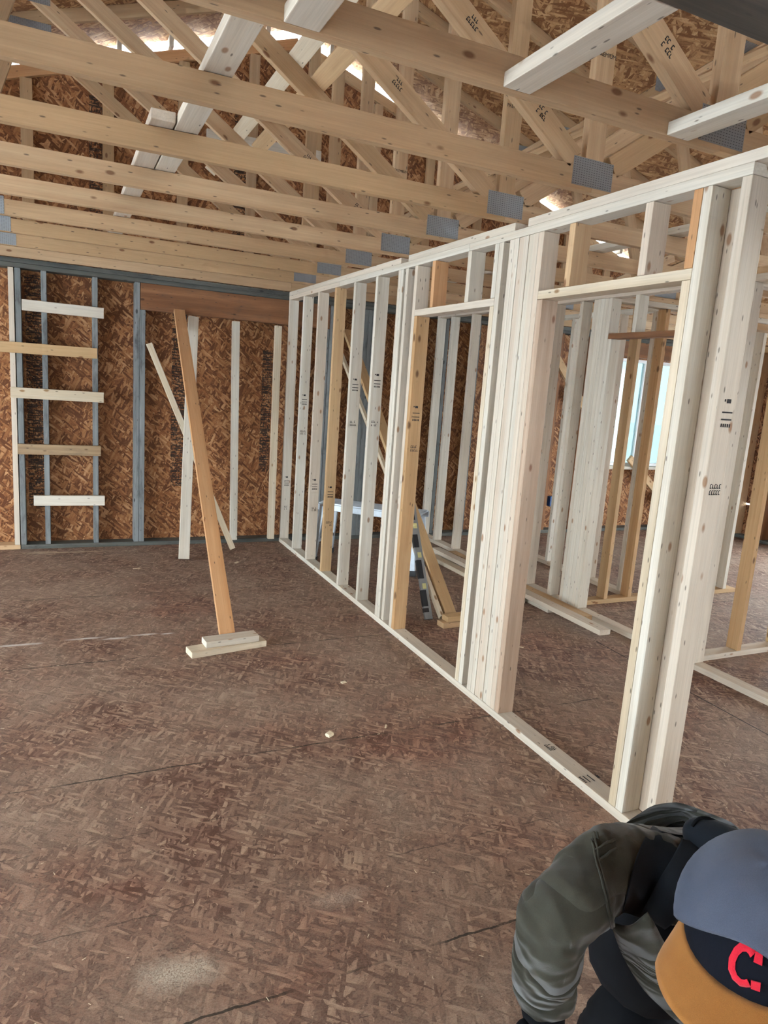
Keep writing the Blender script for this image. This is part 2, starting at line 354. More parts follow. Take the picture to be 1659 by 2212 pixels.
# ------------------------------------------------------------------ other outer walls
RB = [((6.2+.0, -1.55, 0), (6.212, .15, .43)), ((6.2, -1.55, .45), (6.212, .15, 2.53)), ((6.2, -4.2, 2.15), (6.212, -1.55, 2.53)), ((6.2, -7.0, 0), (6.212, -4.2, 2.53)), ((6.2, -11, 2.15), (6.212, -7.0, 2.53)), ((6.2, -11, 0), (6.212, -9.5, 2.15))]
wr = slab('wall_right', RB, 'osby'); tag(wr, 'strand board right wall with a wide daylight opening', 'wall', kind='structure')
for y in (-.02, -.5, -.9, -1.3, -1.5, -4.4, -4.8, -5.2, -5.6, -6.0): board('stud', (6.13, y, .04), (6.13, y, ZP-.001), 'header' if y < -.8 else 'tan', wr, (1, 0, 0), .139, .038)
board('top_plate', (6.13, .0, H-.04), (6.13, -11, H-.04), 'tan', wr, (1, 0, 0), .139, .074); board('bottom_plate', (6.13, -.01, .02), (6.13, -1.54, .02), 'grey', wr, (1, 0, 0), .139, .038)
wl = slab('wall_left', [((-6.212, -.8, 0), (-6.2, .15, 2.6)), ((-6.212, -6.3, 2.42), (-6.2, -.8, 2.6)), ((-6.212, -11, 0), (-6.2, -6.3, 2.6))], 'osby'); tag(wl, 'strand board left wall with a large open doorway', 'wall', kind='structure')
wfr = slab('wall_front', [((-6.2, -11.0, 0), (-3.8, -10.98, 2.6)), ((-3.8, -11.0, 2.3), (-2.2, -10.98, 2.6)), ((-2.2, -11.0, 0), (6.2, -10.98, 2.6)), ((-6.2, -11.0, 2.6), (6.2, -10.98, 3.2))], 'osbw'); tag(wfr, 'strand board front wall behind the viewer with an open garage doorway', 'wall', kind='structure')

# ------------------------------------------------------------------ roof deck
SL = .333
def zr(x): return 4.774-SL*abs(x)
for sgn, nm, sd in ((-1, 'ceiling', 'left'), (1, 'ceiling', 'right')):
    bm = bmesh.new(); xe = 6.75*sgn
    vs = []
    for y in (-11.6, .10):
        for x, dz in ((0, 0), (xe, 0), (xe, .013), (0, .013)): vs.append(bm.verts.new((x, y, zr(x)+dz)))
    bm.faces.new(vs[0:4]); bm.faces.new(vs[4:8])
    for i in range(4): bm.faces.new((vs[i], vs[(i+1) % 4], vs[4+(i+1) % 4], vs[4+i]))
    o = bm_obj(nm, bm, M['osbr']); tag(o, 'strand board underside of the %s roof slope' % sd, 'roof deck', kind='structure')
    # boards across the outer edge and the lookouts that carry the overhang
    fb = board('trim_%d' % (1 if sgn < 0 else 2), (0.02*sgn, .60, zr(0)-.07), (xe*.98, .60, zr(xe*.98)-.07), 'pale'); tag(fb, 'barge board along the %s roof edge beyond the gable' % sd, 'trim', kind='structure')
    x = .3
    k = 0
    while x < (2.6 if sgn < 0 else 5.4):
        b_ = board('lookout', (sgn*x, -.03, zr(x)-.046), (sgn*x, .575, zr(x)-.046), 'pale')
        b_['label'] = 'pale lookout rafter bridging the bright slot above the %s half of the gable' % sd; b_['category'] = 'rafter'; b_['group'] = 'lookout rafters over the %s gable slope' % sd
        x += .41; k += 1
# gable sheathing
bm = bmesh.new(); gy0, gy1 = .075, .087
pts = [(-6.3, H+.001), (6.3, H+.001), (6.3, 4.68-SL*6.3), (0, 4.68), (-6.3, 4.68-SL*6.3)]
f0 = [bm.verts.new((x, gy0, z)) for x, z in pts]; f1 = [bm.verts.new((x, gy1, z)) for x, z in pts]
bm.faces.new(f0); bm.faces.new(f1[::-1])
for i in range(5): bm.faces.new((f0[i], f0[(i+1) % 5], f1[(i+1) % 5], f1[i]))
gw = bm_obj('wall_gable', bm, M['osbg']); tag(gw, 'brown strand board gable above the back wall with an open slot under the roof', 'wall', kind='structure')

# ------------------------------------------------------------------ trusses
XC = -.06
def nail_plate(parent, x0, x1, z0, z1, y, side=-1):
    bm = bmesh.new(); add_box(bm, (0, 0, 0), (x1-x0, .0016, z1-z0))
    return bm_obj('nail_plate', bm, M['plate'], Matrix.Translation(((x0+x1)/2, y+side*.0012, (z0+z1)/2)), parent)
def truss(y, label, tone='truss', first=False, stampk=None):
    """y = centre plane. parts: bottom chord, two top chords, king post, webs, nail plates"""
    root = empty('roof_truss', (XC, y, H+.001), label, 'roof truss', 'roof trusses overhead')
    zb = H+.0455
    board('bottom_chord', (-6.5, y, zb), (XC+.0, y, zb), tone, root); board('bottom_chord', (XC, y, zb), (6.5, y, zb), tone, root)
    th = math.atan(SL); off = .0467/math.cos(th)
    for sg in (-1, 1):
        board('top_chord', (XC*0, y, zr(0)-off-.002), (sg*6.3, y, zr(6.3)-off-.002), tone, root)
    board('king_post', (XC-.001, y, H+.091), (XC-.001, y, zr(0)-.11), tone, root, (1, 0, 0))
    bl = H+.093
    for sg in (-1, 1):
        # long diagonal from the centre joint out to the top chord
        q0 = Vector((XC+sg*.095, y, 2.583-.017)); q1 = Vector((XC+sg*2.06, y, 3.905))
        w1 = board('web', q0, q1, tone, root, (0, 0, 1))
        x0 = XC+sg*2.20; w2 = board('web', (x0, y, 3.90), (XC+sg*2.66, y, bl+.03), tone, root, (1, 0, 0))
        w3 = board('web', (XC+sg*2.80, y, bl+.03), (XC+sg*4.25, y, 3.26), tone, root, (0, 0, 1))
    f = y-.019
    nail_plate(root, -.163, .037, 2.474, 2.578, f)
    nail_plate(root, -2.50, -2.284, 2.462, 2.56, f); nail_plate(root, 2.16, 2.38, 2.462, 2.56, f)
    nail_plate(root, -2.30, -2.03, 3.86, 3.99, f); nail_plate(root, 1.9, 2.17, 3.86, 3.99, f)
    nail_plate(root, XC-.12, XC+.12, 4.52, 4.68, f)
    if stampk:
        stamp(root, (XC, f, H+.50), (1, 0, 0), (0, 0, 1), 'premium')
        d = (Vector((XC-2.06, 0, 3.905))-Vector((XC-.095, 0, 2.566))).normalized()
        p = Vector((XC-.095, f, 2.566))+d*.62; stamp(root, p, (-d.z*-1, 0, d.x*-1) if False else (d.x*-1, 0, d.z*-1), (d.z*1, 0, -d.x), 3)
        p = Vector((XC-.095, f, 2.566))+d*.22; stamp(root, p, (-d.x, 0, -d.z), (d.z, 0, -d.x), 11)
    return root
ordn = ['nearest the back wall', 'second out from the back wall', 'third out from the back wall', 'fourth out from the back wall', 'fifth out from the back wall', 'sixth out from the back wall', 'second nearest the viewer, its centre nail plate large and uncovered', 'nearest the viewer, its bottom chord carrying three flat white blocks']
TY = [-.641-.6096*k for k in range(8)]
for k, y in enumerate(TY):
    truss(y, 'tan timber roof truss %s' % ordn[k], 'truss', stampk=(k >= 3))
truss(TY[7]-.6096*2-.1, 'tan timber roof truss just behind the viewer beyond the dark beam')
# gable truss above back wall
gt = empty('gable_truss', (0, -.05, H+.001), 'tan gable end truss with upright studs sitting on the back wall', 'roof truss')
board('bottom_chord', (-6.5, -.032, H+.0455), (0, -.032, H+.0455), 'truss', gt); board('bottom_chord', (0, -.032, H+.0455), (6.5, -.032, H+.0455), 'truss', gt)
for sg in (-1, 1): board('top_chord', (0, .05, 4.678-.047), (sg*6.3, .05, 4.678-.047-SL*6.3), 'orange' if sg < 0 else 'tan', gt)
x = -5.88
while x < 6.2:
    if 4.59-SL*abs(x) > 2.75:
        board('gable_stud', (x, .05, H+.09), (x, .05, 4.58-SL*abs(x)), 'truss' if abs(x) > .3 else 'tan', gt, (1, 0, 0))
    x += .6096
# board nailed across the gable studs
o = board('cross_board', (-.81, .010, 3.70), (.25, .010, 3.715), 'pale'); tag(o, 'grey white board fixed flat across the upright gable studs above the back wall', 'board')
stamp(o, (.14, -.0091, 3.715), (1, 0, 0), (0, 0, 1), 5)

# near flat blocks between the nearest truss and the dark beam
for i, (x0, y1, lb) in enumerate([(-1.515, -5.448, 'short grey white flat block, leftmost of the three, cut by the top of the frame'), (-.90, -5.448, 'long white flat block in the middle of the row, running up to the dark beam'), (-.296, -5.448, 'flat cream block with rough purple underside above the double top plate, right of the row')]):
    o = board('ceiling_block', (x0+.045, TY[7]-.0205, H+.020), (x0+.045+.0*i, y1, H+.020), 'pale', None, (1, 0, 0)); tag(o, lb, 'block', 'flat blocks in front of the nearest truss')
db = board('ceiling_beam', (-3.4, -5.568, H+.13), (3.4, -5.568, H+.13), 'darkbeam', None, (0, 0, 1), .26, .235); tag(db, 'dark weathered beam crossing the top right corner above the blocks', 'beam')
# boards lying on the bottom chords
zt = H+.0915
for a, b_, x, mt, lb in [(-5.4, -2.7, -1.545, 'pale', 'long pale brace board lying flat on the bottom chords, left of middle'),
                     (-3.78, -.75, -1.64, 'pale', 'second pale brace board overlapping the left side of the long brace')]:
    o = board('brace_board', (x, a+.3 if a < -5 else a, zt+.0195), (x, b_, zt+.0195), mt, None, (1, 0, 0)); tag(o, lb, 'board', 'flat brace boards on the trusses')
# brace boards on top of the long diagonals
d = Vector((-.827, 0, .562)); nrm = Vector((.562, 0, .827))
for s_, mt, ya, yb, lb in [(.985, 'yellow', -4.45, -.9, 'pale mossy brace board laid over the left diagonals of the trusses, lower of the pair'), (.845, 'tan', -4.75, -1.9, 'tan brace board laid over the left diagonals of the trusses, upper of the pair')]:
    p = Vector((XC-.095, 0, 2.566))+d*s_+nrm*(.0445+.0205)
    o = board('brace_board', (p.x, ya, p.z), (p.x, yb, p.z), mt, None, d); tag(o, lb, 'board', 'brace boards over the diagonals')
for x, mt, lb in [(1.2, 'tan', 'tan brace board over the right diagonals seen beyond the partition top'), (2.3, 'pale', 'long pale brace board lying on the bottom chords right of the partition')]:
    if x < 2:
        p = Vector((XC+.095, 0, 2.566))+Vector((.827, 0, .562))*x+Vector((-.562, 0, .827))*.065
        o = board('brace_board', (p.x, -4.9, p.z), (p.x, -.4, p.z), mt, None, (.827, 0, .562))
    else: o = board('brace_board', (1.05, -5.0, zt+.0195), (1.05, -.5, zt+.0195), mt, None, (1, 0, 0))
    tag(o, lb, 'board')

# ------------------------------------------------------------------ stud walls
def vstud(root, name, x0, yfar, z0, z1, mat, dx=.089, dy=.038):
    return board(name, (x0+dx/2, yfar-dy/2, z0), (x0+dx/2, yfar-dy/2, z1), mat, root, (1, 0, 0), dx, dy)
def hy(root, name, x0, ya, yb, z0, mat, w=.089, t=.038):
    return board(name, (x0+w/2, ya, z0+t/2), (x0+w/2, yb, z0+t/2), mat, root, (1, 0, 0), w, t)
def hx(root, name, y0, xa, xb, z0, mat, w=.089, t=.038):
    return board(name, (xa, y0-w/2, z0+t/2), (xb, y0-w/2, z0+t/2), mat, root, (0, 1, 0), w, t)
W1 = empty('partition_wall', (0, -2.5, 0), 'long new pale stud partition with two door openings running from the back wall to the crouching worker', 'stud wall')
hy(W1, 'bottom_plate', 0, -.003, -1.78, .0005, 'pale'); hy(W1, 'bottom_plate', 0, -1.782, -5.03, .0005, 'pale')
hy(W1, 'top_plate', 0, -.003, -1.35, ZP, 'pale'); hy(W1, 'top_plate', 0, -1.352, -3.30, ZP, 'pale'); hy(W1, 'top_plate', 0, -3.302, -5.015, ZP, 'pale')
hy(W1, 'upper_plate', 0, -.003, -2.456, ZP+.0382, 'pale', t=.037); hy(W1, 'upper_plate', 0, -2.562, -3.716, ZP+.0382, 'pale', t=.037); hy(W1, 'upper_plate', 0, -3.82, -6.0, ZP+.0382, 'pale', t=.037)
zt0, zt1 = .0395, ZP-.001
sk = []
mats = ['pale', 'pale', 'pale', 'orange', 'pale', 'pale']
for k in range(6):
    yf = -.004 if k == 0 else -.4418-.4064*(k-1)
    st = vstud(W1, 'stud', 0, yf, zt0, zt1, 'tan' if k == 3 else 'pale'); sk.append((st, yf-.038))
def wst(st, y, z, kind): stamp(st, (.045, y, z), (1, 0, 0), (0, 0, 1), kind)
for (k, zs) in [(0, (.62, .35)), (1, (1.45, 1.15)), (2, (.72, .5)), (3, (.72, .45)), (4, (1.62, 1.33)), (5, (1.66, 1.36))]:
    st, y = sk[k]; wst(st, y, zs[0], 'bars'); wst(st, y, zs[1], 20+k)
for yf in (-2.428, -2.467): vstud(W1, 'stud', 0, yf, zt0, zt1, 'pale')
vstud(W1, 'stud', .006, -2.525, zt0, zt1, 'pale')
vstud(W1, 'king_stud', 0, -2.665, zt0, zt1, 'pale'); j = vstud(W1, 'jack_stud', 0, -2.7045, zt0, 2.076, 'amber'); stamp(j, (.045, -2.7425, 1.47), (1, 0, 0), (0, 0, 1), 'bars'); stamp(j, (.05, -2.7425, 1.25), (1, 0, 0), (0, 0, 1), 31)
hy(W1, 'door_header', 0, -2.7045, -3.592, 2.077, 'pale')
vstud(W1, 'cripple_stud', 0, -2.893, 2.116, zt1, 'orange'); c = vstud(W1, 'cripple_stud', 0, -3.294, 2.116, zt1, 'pale')
vstud(W1, 'jack_stud', 0, -3.553, zt0, 2.076, 'yellow'); vstud(W1, 'cripple_stud', 0, -3.553, 2.116, zt1, 'pale'); vstud(W1, 'king_stud', 0, -3.593, zt0, zt1, 'pale')
vstud(W1, 'stud', 0, -3.683, zt0, zt1, 'pale'); vstud(W1, 'stud', .0, -3.7215, zt0, zt1, 'pale')
for i, yf in enumerate((-3.7605, -3.799, -3.8375, -3.876)): vstud(W1, 'stud', [.003, 0, .004, 0][i], yf, zt0, zt1, 'pale')
vstud(W1, 'king_stud', 0, -3.9145, zt0, zt1, 'pale'); vstud(W1, 'jack_stud', 0, -3.953, zt0, 2.078, 'rose')
hy(W1, 'door_header', 0, -3.953, -4.826, 2.079, 'yellow')
vstud(W1, 'cripple_stud', 0, -4.131, 2.118, zt1, 'tan'); vstud(W1, 'cripple_stud', 0, -4.566, 2.118, zt1, 'pale'); vstud(W1, 'cripple_stud', 0, -4.7875, 2.118, zt1, 'orange')
vstud(W1, 'jack_stud', 0, -4.788, zt0, 2.078, 'yellow')
a = vstud(W1, 'king_stud', 0, -4.8275, zt0, zt1, 'pale'); vstud(W1, 'backing_stud', .0905, -4.8275, zt0, zt1, 'pale', .038, .089)
b_ = vstud(W1, 'end_stud', 0, -4.978, zt0, zt1, 'pale')
stamp(b_, (.052, -5.0163, 1.62), (1, 0, 0), (0, 0, 1), 'bars'); stamp(b_, (.05, -5.0163, 1.36), (1, 0, 0), (0, 0, 1), 7)
for yy, kk in ((-4.35, 41), (-4.62, 'bars')): stamp(W1, (.045, yy, .0387), (0, -1, 0), (1, 0, 0), kk)

W2 = empty('corridor_wall', (1.67, -2.5, 0), 'second stud wall beyond the partition, seen through its door openings', 'stud wall')
X2 = 1.633
hy(W2, 'bottom_plate', X2, -.003, -5.3, .0005, 'pale'); hy(W2, 'top_plate', X2, -.003, -5.3, ZP, 'pale'); hy(W2, 'upper_plate', X2, -.003, -5.3, ZP+.0382, 'tan', t=.037)
for yf in (-.004, -.29, -.69, -1.10, -1.50): s_ = vstud(W2, 'stud', X2, yf, zt0, zt1, 'pale')
stamp(s_, (X2+.045, -1.5385, 1.5), (1, 0, 0), (0, 0, 1), 'bars')
vstud(W2, 'stud', X2, -1.955, zt0, zt1, 'pale'); 
for i, yf in enumerate((-2.275, -2.43, -2.4685, -2.507, -2.5455, -2.584)): vstud(W2, 'stud', X2, yf, zt0, zt1, 'pale')
vstud(W2, 'jack_stud', X2, -2.6225, zt0, 2.088, 'pale')
hy(W2, 'door_header', X2, -2.6225, -3.692, 2.089, 'header'); vstud(W2, 'cripple_stud', X2, -2.85, 2.128, zt1, 'pale'); vstud(W2, 'cripple_stud', X2, -3.25, 2.128, zt1, 'orange')
vstud(W2, 'jack_stud', X2, -3.655, zt0, 2.088, 'pale'); vstud(W2, 'king_stud', X2, -3.6935, zt0, zt1, 'pale'); vstud(W2, 'stud', X2, -3.732, zt0, zt1, 'pale')
W4 = empty('closet_wall', (2.6, -2.46, 0), 'short cross stud wall behind the corridor wall, nearer the window', 'stud wall')
hx(W4, 'bottom_plate', -2.42, X2+.09, 3.6, .0005, 'tan'); hx(W4, 'top_plate', -2.42, X2+.09, 3.6, ZP, 'pale'); hx(W4, 'upper_plate', -2.42, X2+.09, 3.6, ZP+.0382, 'tan', t=.037)
for x, mt in ((2.05, 'tan'), (2.31, 'amber'), (2.62, 'amber'), (2.66, 'pale'), (3.05, 'tan'), (3.45, 'pale')):
    s_ = board('stud', (x, -2.42-.0445, zt0), (x, -2.42-.0445, zt1), mt, W4, (0, 1, 0), .089, .038)
W3 = empty('room_wall', (2.4, -1.2, 0), 'far stud wall with a small opening, behind the cross wall', 'stud wall')
hy(W3, 'bottom_plate', 2.36, -.9, -2.41, .0005, 'pale'); hy(W3, 'top_plate', 2.36, -.003, -2.41, ZP, 'pale')
for yf in (-.9, -1.3, -1.9, -2.3): vstud(W3, 'stud', 2.36, yf, zt0, zt1, 'pale')
hy(W3, 'door_header', 2.36, -.003, -.898, 2.09, 'tan')
W5 = empty('bathroom_wall', (2.6, -3.66, 0), 'cross stud wall with amber studs at the right edge of the photo', 'stud wall')
hx(W5, 'bottom_plate', -3.60, X2+.09, 3.9, .0005, 'pale'); hx(W5, 'top_plate', -3.60, X2+.09, 3.9, ZP, 'pale'); hx(W5, 'upper_plate', -3.60, X2+.09, 3.9, ZP+.0382, 'pale', t=.037)
hx(W5, 'blocking', -3.60, X2+.09, 2.12, 2.13, 'tan')
for x, mt in ((2.155, 'amber'), (2.56, 'tan'), (2.96, 'amber'), (3.37, 'pale'), (3.8, 'tan')):
    board('stud', (x, -3.6445, zt0), (x, -3.6445, zt1), mt, W5, (0, 1, 0), .089, .038)

# ------------------------------------------------------------------ loose lumber
def loose(name, p0, p1, mat, label, cat='board', group=None, wide=(0, 0, 1), w=.089, t=.038):
    o = board(name, p0, p1, mat, None, wide, w, t); return tag(o, label, cat, group)
# rungs across the back wall studs
for z0, z1, xa, xb, mt, lb in [(2.088, 2.083, -2.286, -1.656, 'pale', 'topmost of the five short boards nailed across the grey studs'),
                           (1.737, 1.738, -2.53, -1.71, 'tan', 'second board down across the grey studs, reaching out of the left edge'),
                           (1.366, 1.362, -2.385, -1.658, 'yellow', 'third of the five boards across the grey studs, covering the white stud'),
                           (.890, .888, -2.343, -1.683, 'header', 'fourth board down, weathered brown and split at the ends'),
                           (.441, .438, -2.228, -1.653, 'pale', 'lowest and shortest white board across the grey studs')]:
    mm = 'tan' if mt == 'header' else mt
    loose('rung_board', (xa, -.0205, z0), (xb, -.0205, z1), mm if mt != 'header' else 'weather', lb, 'board', 'boards nailed across the grey wall studs')
# leaning pieces
loose('lumber_stud', (-1.035, -.60, .013), (-.903, -.055, 2.13), 'pale', 'thin pale stud leaning on the brown header just left of the orange board', 'lumber', None, (1, 0, 0), .089, .038)
loose('lumber_stud', (-.535, -.285, .012), (-1.29, -.10, 1.86), 'yellow', 'short pale stick slanting from upper left down to the floor, crossing behind the leaning studs', 'lumber', None, (1, 0, .0), .05, .038)
loose('lumber_stud', (-.48, -.06, .047), (-.512, -.028, 2.13), 'pale', 'narrow white stud upright under the middle of the header', 'lumber', None, (0, 1, 0), .05, .066)
loose('lumber_stud', (-.105, -.06, .047), (-.105, -.03, 2.13), 'yellow', 'narrow cream stud upright under the header next to the partition', 'lumber', None, (0, 1, 0), .05, .062)
# orange prop on its blocks
loose('wood_block', (-1.337, -2.752, .0195), (-.872, -2.672, .0195), 'yellow', 'lower cream wood block on the floor under the orange prop', 'block', None, (0, 0, 1), .038, .11)
loose('wood_block', (-1.243, -2.713, .0585), (-.916, -2.678, .0585), 'pale', 'upper shorter wood block holding the foot of the orange prop', 'block', None, (0, 0, 1), .038, .10)
loose('timber_prop', (-1.082, -2.618, .045), (-1.027, -.035, 2.17), 'orange', 'long orange brown board leaning from two floor blocks up to the back wall header', 'board', None, (1, 0, 0), .094, .038)
# second brace behind the partition with its blocks
loose('wood_block', (.40, -2.675, .0195), (.80, -2.655, .0195), 'tan', 'lower floor block under the brace inside the first door opening', 'block', None, (0, 0, 1), .038, .09)
loose('wood_block', (.44, -2.665, .0585), (.82, -2.645, .0585), 'tan', 'upper floor block under the brace inside the first door opening', 'block', None, (0, 0, 1), .038, .08)
loose('timber_prop', (.525, -2.60, .045), (.60, -.045, 2.15), 'tan', 'tan brace board slanting behind the partition studs from its floor blocks', 'board', None, (1, 0, 0), .089, .038)
loose('timber_prop', (.450, -2.60, .04), (.50, -.045, 2.02), 'yellow', 'thin second batten running just under the slanting tan brace', 'board', None, (1, 0, 0), .030, .038)
loose('brace_stick', (3.05, -.0205, 2.30), (3.72, -.0205, 1.55), 'tan', 'short diagonal brace on the back wall, high up left of the window', 'board')
loose('brace_stick', (4.55, -.0205, .95), (5.3, -.0205, .35), 'tan', 'short diagonal brace below the window', 'board')
# boards lying beside the corridor wall
loose('floor_lumber', (1.585, -.8, .0195), (1.59, -2.83, .0195), 'tan', 'tan board lying tight against the foot of the corridor wall', 'lumber', None, (0, 0, 1), .038, .085)
loose('floor_lumber', (1.46, -.75, .0195), (1.46, -2.6, .0195), 'pale', 'lower pale board of the pile lying along the corridor wall', 'lumber', None, (0, 0, 1), .038, .13)
loose('floor_lumber', (1.40, -.78, .0585), (1.42, -3.20, .0585), 'pale', 'long pale board on top of the pile, its square end toward the viewer', 'lumber', None, (0, 0, 1), .038, .095)
loose('floor_lumber', (1.30, -.9, .0195), (1.32, -2.35, .0195), 'yellow', 'splintered cream board beside the pile along the corridor wall', 'lumber', None, (0, 0, 1), .038, .09)

# spirit level leaning on the brace
lp0, lp1 = Vector((.392, -2.52, .0)), Vector((.40, -1.95, 1.03)); m, L = frame(lp0, lp1, (1, .0, 0))
bm = bmesh.new(); add_box(bm, (0, 0, 0), (L-.004, .022, .06), bev=.002); lev = bm_obj('spirit_level', bm, M['levelgrey'], m); tag(lev, 'long grey spirit level with black grips leaning beside the brace in the first door opening', 'spirit level')
for xx, ll in ((-.44, .12), (-.22, .14), (.0, .1), (.25, .16), (-.53, .03), (.53, .03)):
    bm = bmesh.new(); add_box(bm, (xx*L/1.2, 0, -.012), (ll, .026, .040)); bm_obj('grip', bm, M['blackpl'], m, lev)
for xx in (-.35, -.11, .12):
    bm = bmesh.new(); add_box(bm, (xx*L/1.2, 0, .0), (.04, .027, .03)); bm_obj('vial', bm, M['yelvial'], m, lev)
# aluminium work platform
ang = math.atan2(-.68, .73); m = Matrix.Translation((.12, -.80, 0)) @ Matrix.Rotation(ang, 4, 'Z')
wp = empty('work_platform', (.12, -.80, 0), 'low aluminium step platform standing behind the partition studs', 'work platform', rz=ang)
bm = bmesh.new()
for i in range(9): add_box(bm, (.48, .02+.033*i, .545), (.96, .02, .018), bev=.003)
bm_obj('deck', bm, M['alu'], m, wp)
for yy in (0, .30):
    bm = bmesh.new(); add_box(bm, (.48, yy, .515), (.98, .02, .055), bev=.004); bm_obj('side_rail', bm, M['alu'], m, wp)
for xx, sx in ((.05, -.05), (.90, .05)):
    for yy in (-.0, .30):
        mm, L = frame(m @ Vector((xx, yy+(-.015 if yy == 0 else .015), .53)), m @ Vector((xx+sx, yy+(-.05 if yy == 0 else .05), .035)), (1, -1, 0)); bm = bmesh.new(); add_box(bm, (0, 0, 0), (L, .025, .055), bev=.004); lg = bm_obj('leg', bm, M['alu'], mm, wp)
        bm = bmesh.new(); add_box(bm, (L/2+.0, 0, 0), (.05, .04, .07), bev=.004); bm_obj('rubber_foot', bm, M['blackpl'], mm, lg)
    for zz in (.2,):
        bm = bmesh.new(); add_box(bm, (xx+sx*.65, .15, zz), (.03, .36, .03), bev=.003); bm_obj('rung', bm, M['alu'], m, wp)

# scraps on the floor
def scrap(x, y, s, rz, lb, name='wood_offcut', h=.01):
    bm = bmesh.new(); add_box(bm, (0, 0, 0), s, bev=min(s)*.3)
    for v in bm.verts: v.co += Vector((random.uniform(-1, 1), random.uniform(-1, 1), 0))*s[0]*.08
    o = bm_obj(name, bm, M['scrap'], Matrix.Translation((x, y, s[2]/2+.0005)) @ Matrix.Rotation(rz, 4, 'Z')); tag(o, lb, 'wood scrap', 'scraps on the floor')
scrap(-.87, -3.88, (.034, .028, .018), .5, 'small white chip on the open floor, the largest one')
scrap(-.576, -3.877, (.030, .006, .004), 1.0, 'thin forked splinter lying right of the largest chip')
scrap(-.592, -3.349, (.028, .02, .006), .2, 'small grey chip between the prop blocks and the partition plate')
scrap(.73, -3.15, (.06, .012, .004), 2.5, 'curled splinter lying inside the second door opening')
scrap(-.60, -.75, (.05, .02, .004), .8, 'white sliver on the floor behind the orange prop')
scrap(-1.45, -.80, (.05, .012, .003), .1, 'short splinter on the floor left of the leaning studs')

# thousands of small chips and shavings
bm = bmesh.new(); rr = random.Random(3)
for i in range(900):
    x = rr.uniform(-3.2, 4.5); y = rr.uniform(-5.6, -.1)
    if abs(x-.045) < .07 or 1.2 < x < 1.75: continue
    L = rr.uniform(.004, .016); W = rr.uniform(.001, .0022); a = rr.uniform(0, PI)
    add_box(bm, (0, 0, 0), (L, W, .001), Matrix.Translation((x, y, .0011)) @ Matrix.Rotation(a, 4, 'Z'))
o = bm_obj('sawdust_shavings', bm, M['scrap']); tag(o, 'fine wood shavings scattered over the floor', 'shavings', kind='stuff')

# ------------------------------------------------------------------ crouching worker
def skin_obj(name, verts, edges, mat, parent=None, sub=2, root=0, disp=None):
    """one continuous surface grown round a chain of joints; verts = (xyz, radius[, radius2])"""
    bm = bmesh.new(); sl = bm.verts.layers.skin.verify(); vs = [bm.verts.new(v[0]) for v in verts]
    for a, b in edges: bm.edges.new((vs[a], vs[b]))
    for i, v in enumerate(verts):
        d_ = vs[i][sl]; d_.radius = (v[1], v[2] if len(v) > 2 else v[1]); d_.use_root = (i == root)
    me = bpy.data.meshes.new(name); bm.to_mesh(me); bm.free(); o = bpy.data.objects.new(name+'_tmp', me); COL.objects.link(o)
    sk_ = o.modifiers.new('s', 'SKIN'); sk_.use_smooth_shade = True; sk_.branch_smoothing = .6
    s2 = o.modifiers.new('u', 'SUBSURF'); s2.levels = sub; s2.render_levels = sub
    if disp:
        tx = bpy.data.textures.new(name, 'CLOUDS'); tx.noise_scale = disp[1]; tx.noise_depth = 2
        dm = o.modifiers.new('d', 'DISPLACE'); dm.texture = tx; dm.strength = disp[0]; dm.mid_level = .5; dm.texture_coords = 'GLOBAL'
        if len(disp) > 2:
            t2 = bpy.data.textures.new(name+'f', 'WOOD'); t2.wood_type = 'BANDNOISE'; t2.noise_scale = disp[3]; t2.turbulence = disp[4]; t2.noise_basis_2 = 'SIN'
            d2 = o.modifiers.new('e', 'DISPLACE'); d2.texture = t2; d2.strength = disp[2]; d2.mid_level = .5; d2.texture_coords = 'GLOBAL'
    dg = bpy.context.evaluated_depsgraph_get(); me2 = bpy.data.meshes.new_from_object(o.evaluated_get(dg)); bpy.data.objects.remove(o)
    me2.name = name; me2.materials.clear(); me2.materials.append(M[mat])
    for p in me2.polygons: p.use_smooth = True
    return link(bpy.data.objects.new(name, me2), Matrix.Identity(4), parent)
V = Vector
Jn = dict(pel=(-0.374, -5.644, 0.345), wai=(-0.595, -5.776, 0.513), bac=(-0.822, -5.84, 0.667), che=(-0.976, -5.912, 0.785), nek=(-1.044, -6.04, 0.883), hed=(-1.132, -6.165, 0.947),
          shR=(-1.087, -5.874, 0.821), elR=(-1.279, -5.92, 0.813), wrR=(-1.265, -5.908, 0.627), haR=(-1.265, -5.92, 0.569),
          shL=(-0.892, -6.018, 0.736), elL=(-0.903, -6.14, 0.662), wrL=(-0.985, -6.121, 0.56), haL=(-1.02, -6.115, 0.513),
          hpR=(-0.419, -5.63, 0.311), hpL=(-0.308, -5.682, 0.314), knR=(-0.963, -5.827, 0.4), knL=(-0.55, -5.947, 0.328))
Jn = {k: V(v) for k, v in Jn.items()}
ftR = V((Jn['knR'].x+.10, Jn['knR'].y+.16, .09)); ftL = V((Jn['knL'].x+.14, Jn['knL'].y+.16, .09))
toR = ftR+V((-.14, -.14, -.05)); toL = ftL+V((-.12, -.15, -.05))
order = ['pel', 'wai', 'bac', 'che', 'nek', 'hed', 'shR', 'elR', 'wrR', 'shL', 'elL', 'wrL', 'hpR', 'knR', 'hpL', 'knL']
rad = dict(pel=.12, wai=.115, bac=.10, che=.085, nek=.05, hed=.07, shR=.06, elR=.04, wrR=.027, shL=.06, elL=.04, wrL=.027, hpR=.085, knR=.055, hpL=.085, knL=.055)
vv = [(Jn[k], rad[k]*.85) for k in order]; ix = {k: i for i, k in enumerate(order)}
